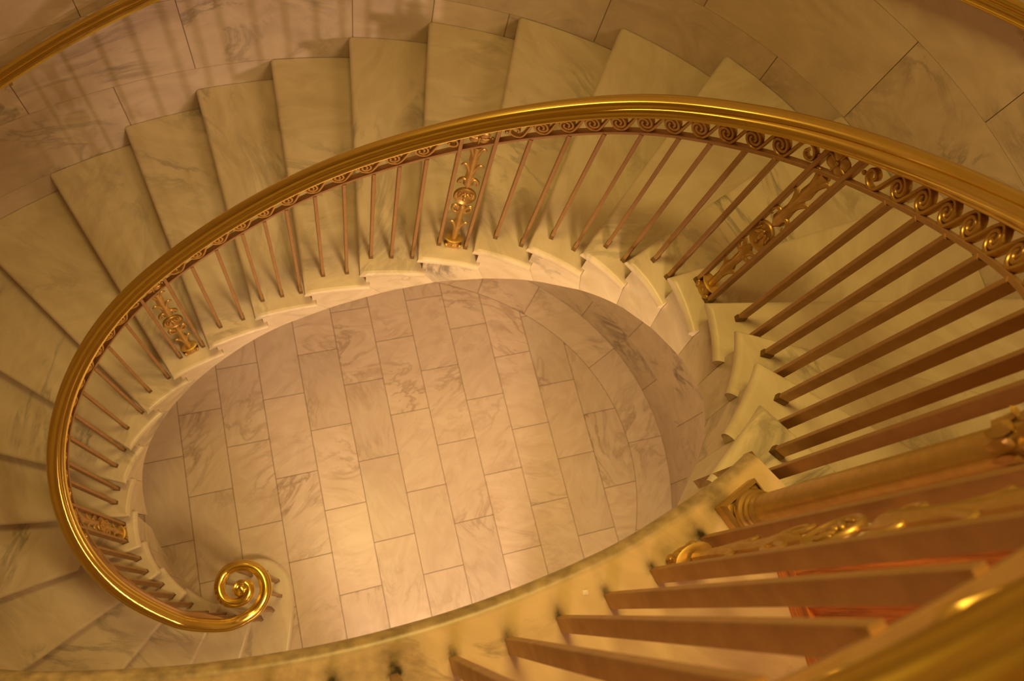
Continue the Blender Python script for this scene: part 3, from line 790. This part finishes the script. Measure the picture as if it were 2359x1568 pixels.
# a fleck of paper left on the landing edge
m = MB(); P0 = Vector((.258, -1.742, L + .0006))
m.add([P0 + Vector((x, y, z)) for x, y, z in ((-.006, -.004, 0), (.005, -.006, .001), (.007, .004, .002), (-.004, .006, .0005), (0, 0, .0035))], [(0, 1, 4), (1, 2, 4), (2, 3, 4), (3, 0, 4), (3, 2, 1, 0)])
tag(m.build('paper_scrap', plain('paper', lin(.93, .88, .78), .8), smooth=False), 'tiny white paper scrap lying on the stained landing edge', 'litter')

# ------------------------------------------------------------------ the hall the stair opens to
def quad(name, pts, mat, label, cat):
    m = MB().add(pts, [(0, 1, 2, 3)]); return tag(m.build(name, mat, smooth=False), label, cat, kind='structure')
quad('wall_back', [(-4.2, -5.4, -.004), (3.6, -5.4, -.004), (3.6, -5.4, 7.35), (-4.2, -5.4, 7.35)], M_PLASTER, 'plain plaster wall at the far side of the hall', 'wall')
quad('wall_left', [(-4.2, -5.4, -.004), (-4.2, 2.2, -.004), (-4.2, 2.2, 7.35), (-4.2, -5.4, 7.35)], M_PLASTER, 'plain plaster wall on the left side of the hall', 'wall')
quad('wall_right', [(3.6, -5.4, -.004), (3.6, 2.2, -.004), (3.6, 2.2, 7.35), (3.6, -5.4, 7.35)], M_PLASTER, 'plain plaster wall on the right side of the hall', 'wall')
quad('ceiling', [(-4.2, -5.4, 7.35), (3.6, -5.4, 7.35), (3.6, 2.2, 7.35), (-4.2, 2.2, 7.35)], M_PLASTER, 'pale plaster ceiling high over the stairwell', 'ceiling')

# underside of the next flight, which turns over the outer ring of the stair
us = MB()
us.grid([[Vector((*step_pt(i / 2, w_, r=.03), L + .02 + max(.02, smooth_tab(SOFFIT, i / 2, .5)) + dz)) for w_ in (0, .25, .5, .75, 1.0)] for i in range(12, 53) for dz in (0,)])
us.grid([[Vector((*step_pt(i / 2, 0, r=.03), L + .02 + max(.02, smooth_tab(SOFFIT, i / 2, .5)) + dz)) for dz in (0, .42)] for i in range(12, 53)])
tag(us.build('ceiling_stair', M_PLASTER), 'underside of the next flight turning over the outer ring of the stair', 'ceiling', kind='structure')
# ------------------------------------------------------------------ light
def area(name, loc, target, size, power, col, spread=None):
    l = bpy.data.lights.new(name, 'AREA'); l.shape = 'DISK'; l.size = size; l.energy = power; l.color = col
    if spread: l.spread = spread
    o = bpy.data.objects.new(name, l); C.objects.link(o); o.location = loc
    o.rotation_euler = (Vector(target) - Vector(loc)).to_track_quat('-Z', 'Y').to_euler(); return o
def bulb(name, loc, r, power, col):
    l = bpy.data.lights.new(name, 'POINT'); l.shadow_soft_size = r; l.energy = power; l.color = col
    o = bpy.data.objects.new(name, l); C.objects.link(o); o.location = loc; return o
WARM = (1.0, .70, .18); PINK = (1.0, .645, .46)
area('lamp_well', (.1, -.35, 7.2), (.15, -.5, 0), 1.1, 80, WARM)
area('lamp_upper_hall', (-.5, -3.7, 6.5), (.4, -1.9, 4.3), .7, 19, (1.0, .60, .36))
area('lamp_lower_hall', (.27, -4.1, 2.6), (.0, -.5, 0), .15, 72, PINK)
bulb('lamp_lower_side', (.8, -4.1, 2.5), .10, 24, PINK)
bulb('lamp_stair', (-.62, .75, 4.83), .045, 6, (1.0, .69, .21))
area('lamp_under_landing', (.65, -2.5, 3.9), (1.0, -.3, .4), .7, 40, (1.0, .67, .28), math.radians(110))
w = bpy.data.worlds.new('World'); bpy.context.scene.world = w; w.use_nodes = True
w.node_tree.nodes['Background'].inputs[0].default_value = (1, .62, .3, 1); w.node_tree.nodes['Background'].inputs[1].default_value = .05

# ------------------------------------------------------------------ camera
cd = bpy.data.cameras.new('camera'); cam = bpy.data.objects.new('camera', cd); C.objects.link(cam)
R = ((0.953592, -0.239203, 0.182877), (-0.171497, -0.930697, -0.323097), (0.247489, 0.27674, -0.928528))
cam.matrix_world = Matrix(((R[0][0], -R[1][0], -R[2][0], -0.1987), (R[0][1], -R[1][1], -R[2][1], -1.6676), (R[0][2], -R[1][2], -R[2][2], 5.9868), (0, 0, 0, 1)))
cd.sensor_width = 36; cd.lens = 36 * 1799.32 / 2359; cd.clip_start = .02
cd.dof.use_dof = True; cd.dof.focus_distance = 2.35; cd.dof.aperture_fstop = 4.0
sc = bpy.context.scene; sc.camera = cam
sc.view_settings.view_transform = 'Standard'; sc.view_settings.look = 'None'; sc.view_settings.gamma = 1; sc.view_settings.exposure = 0.13
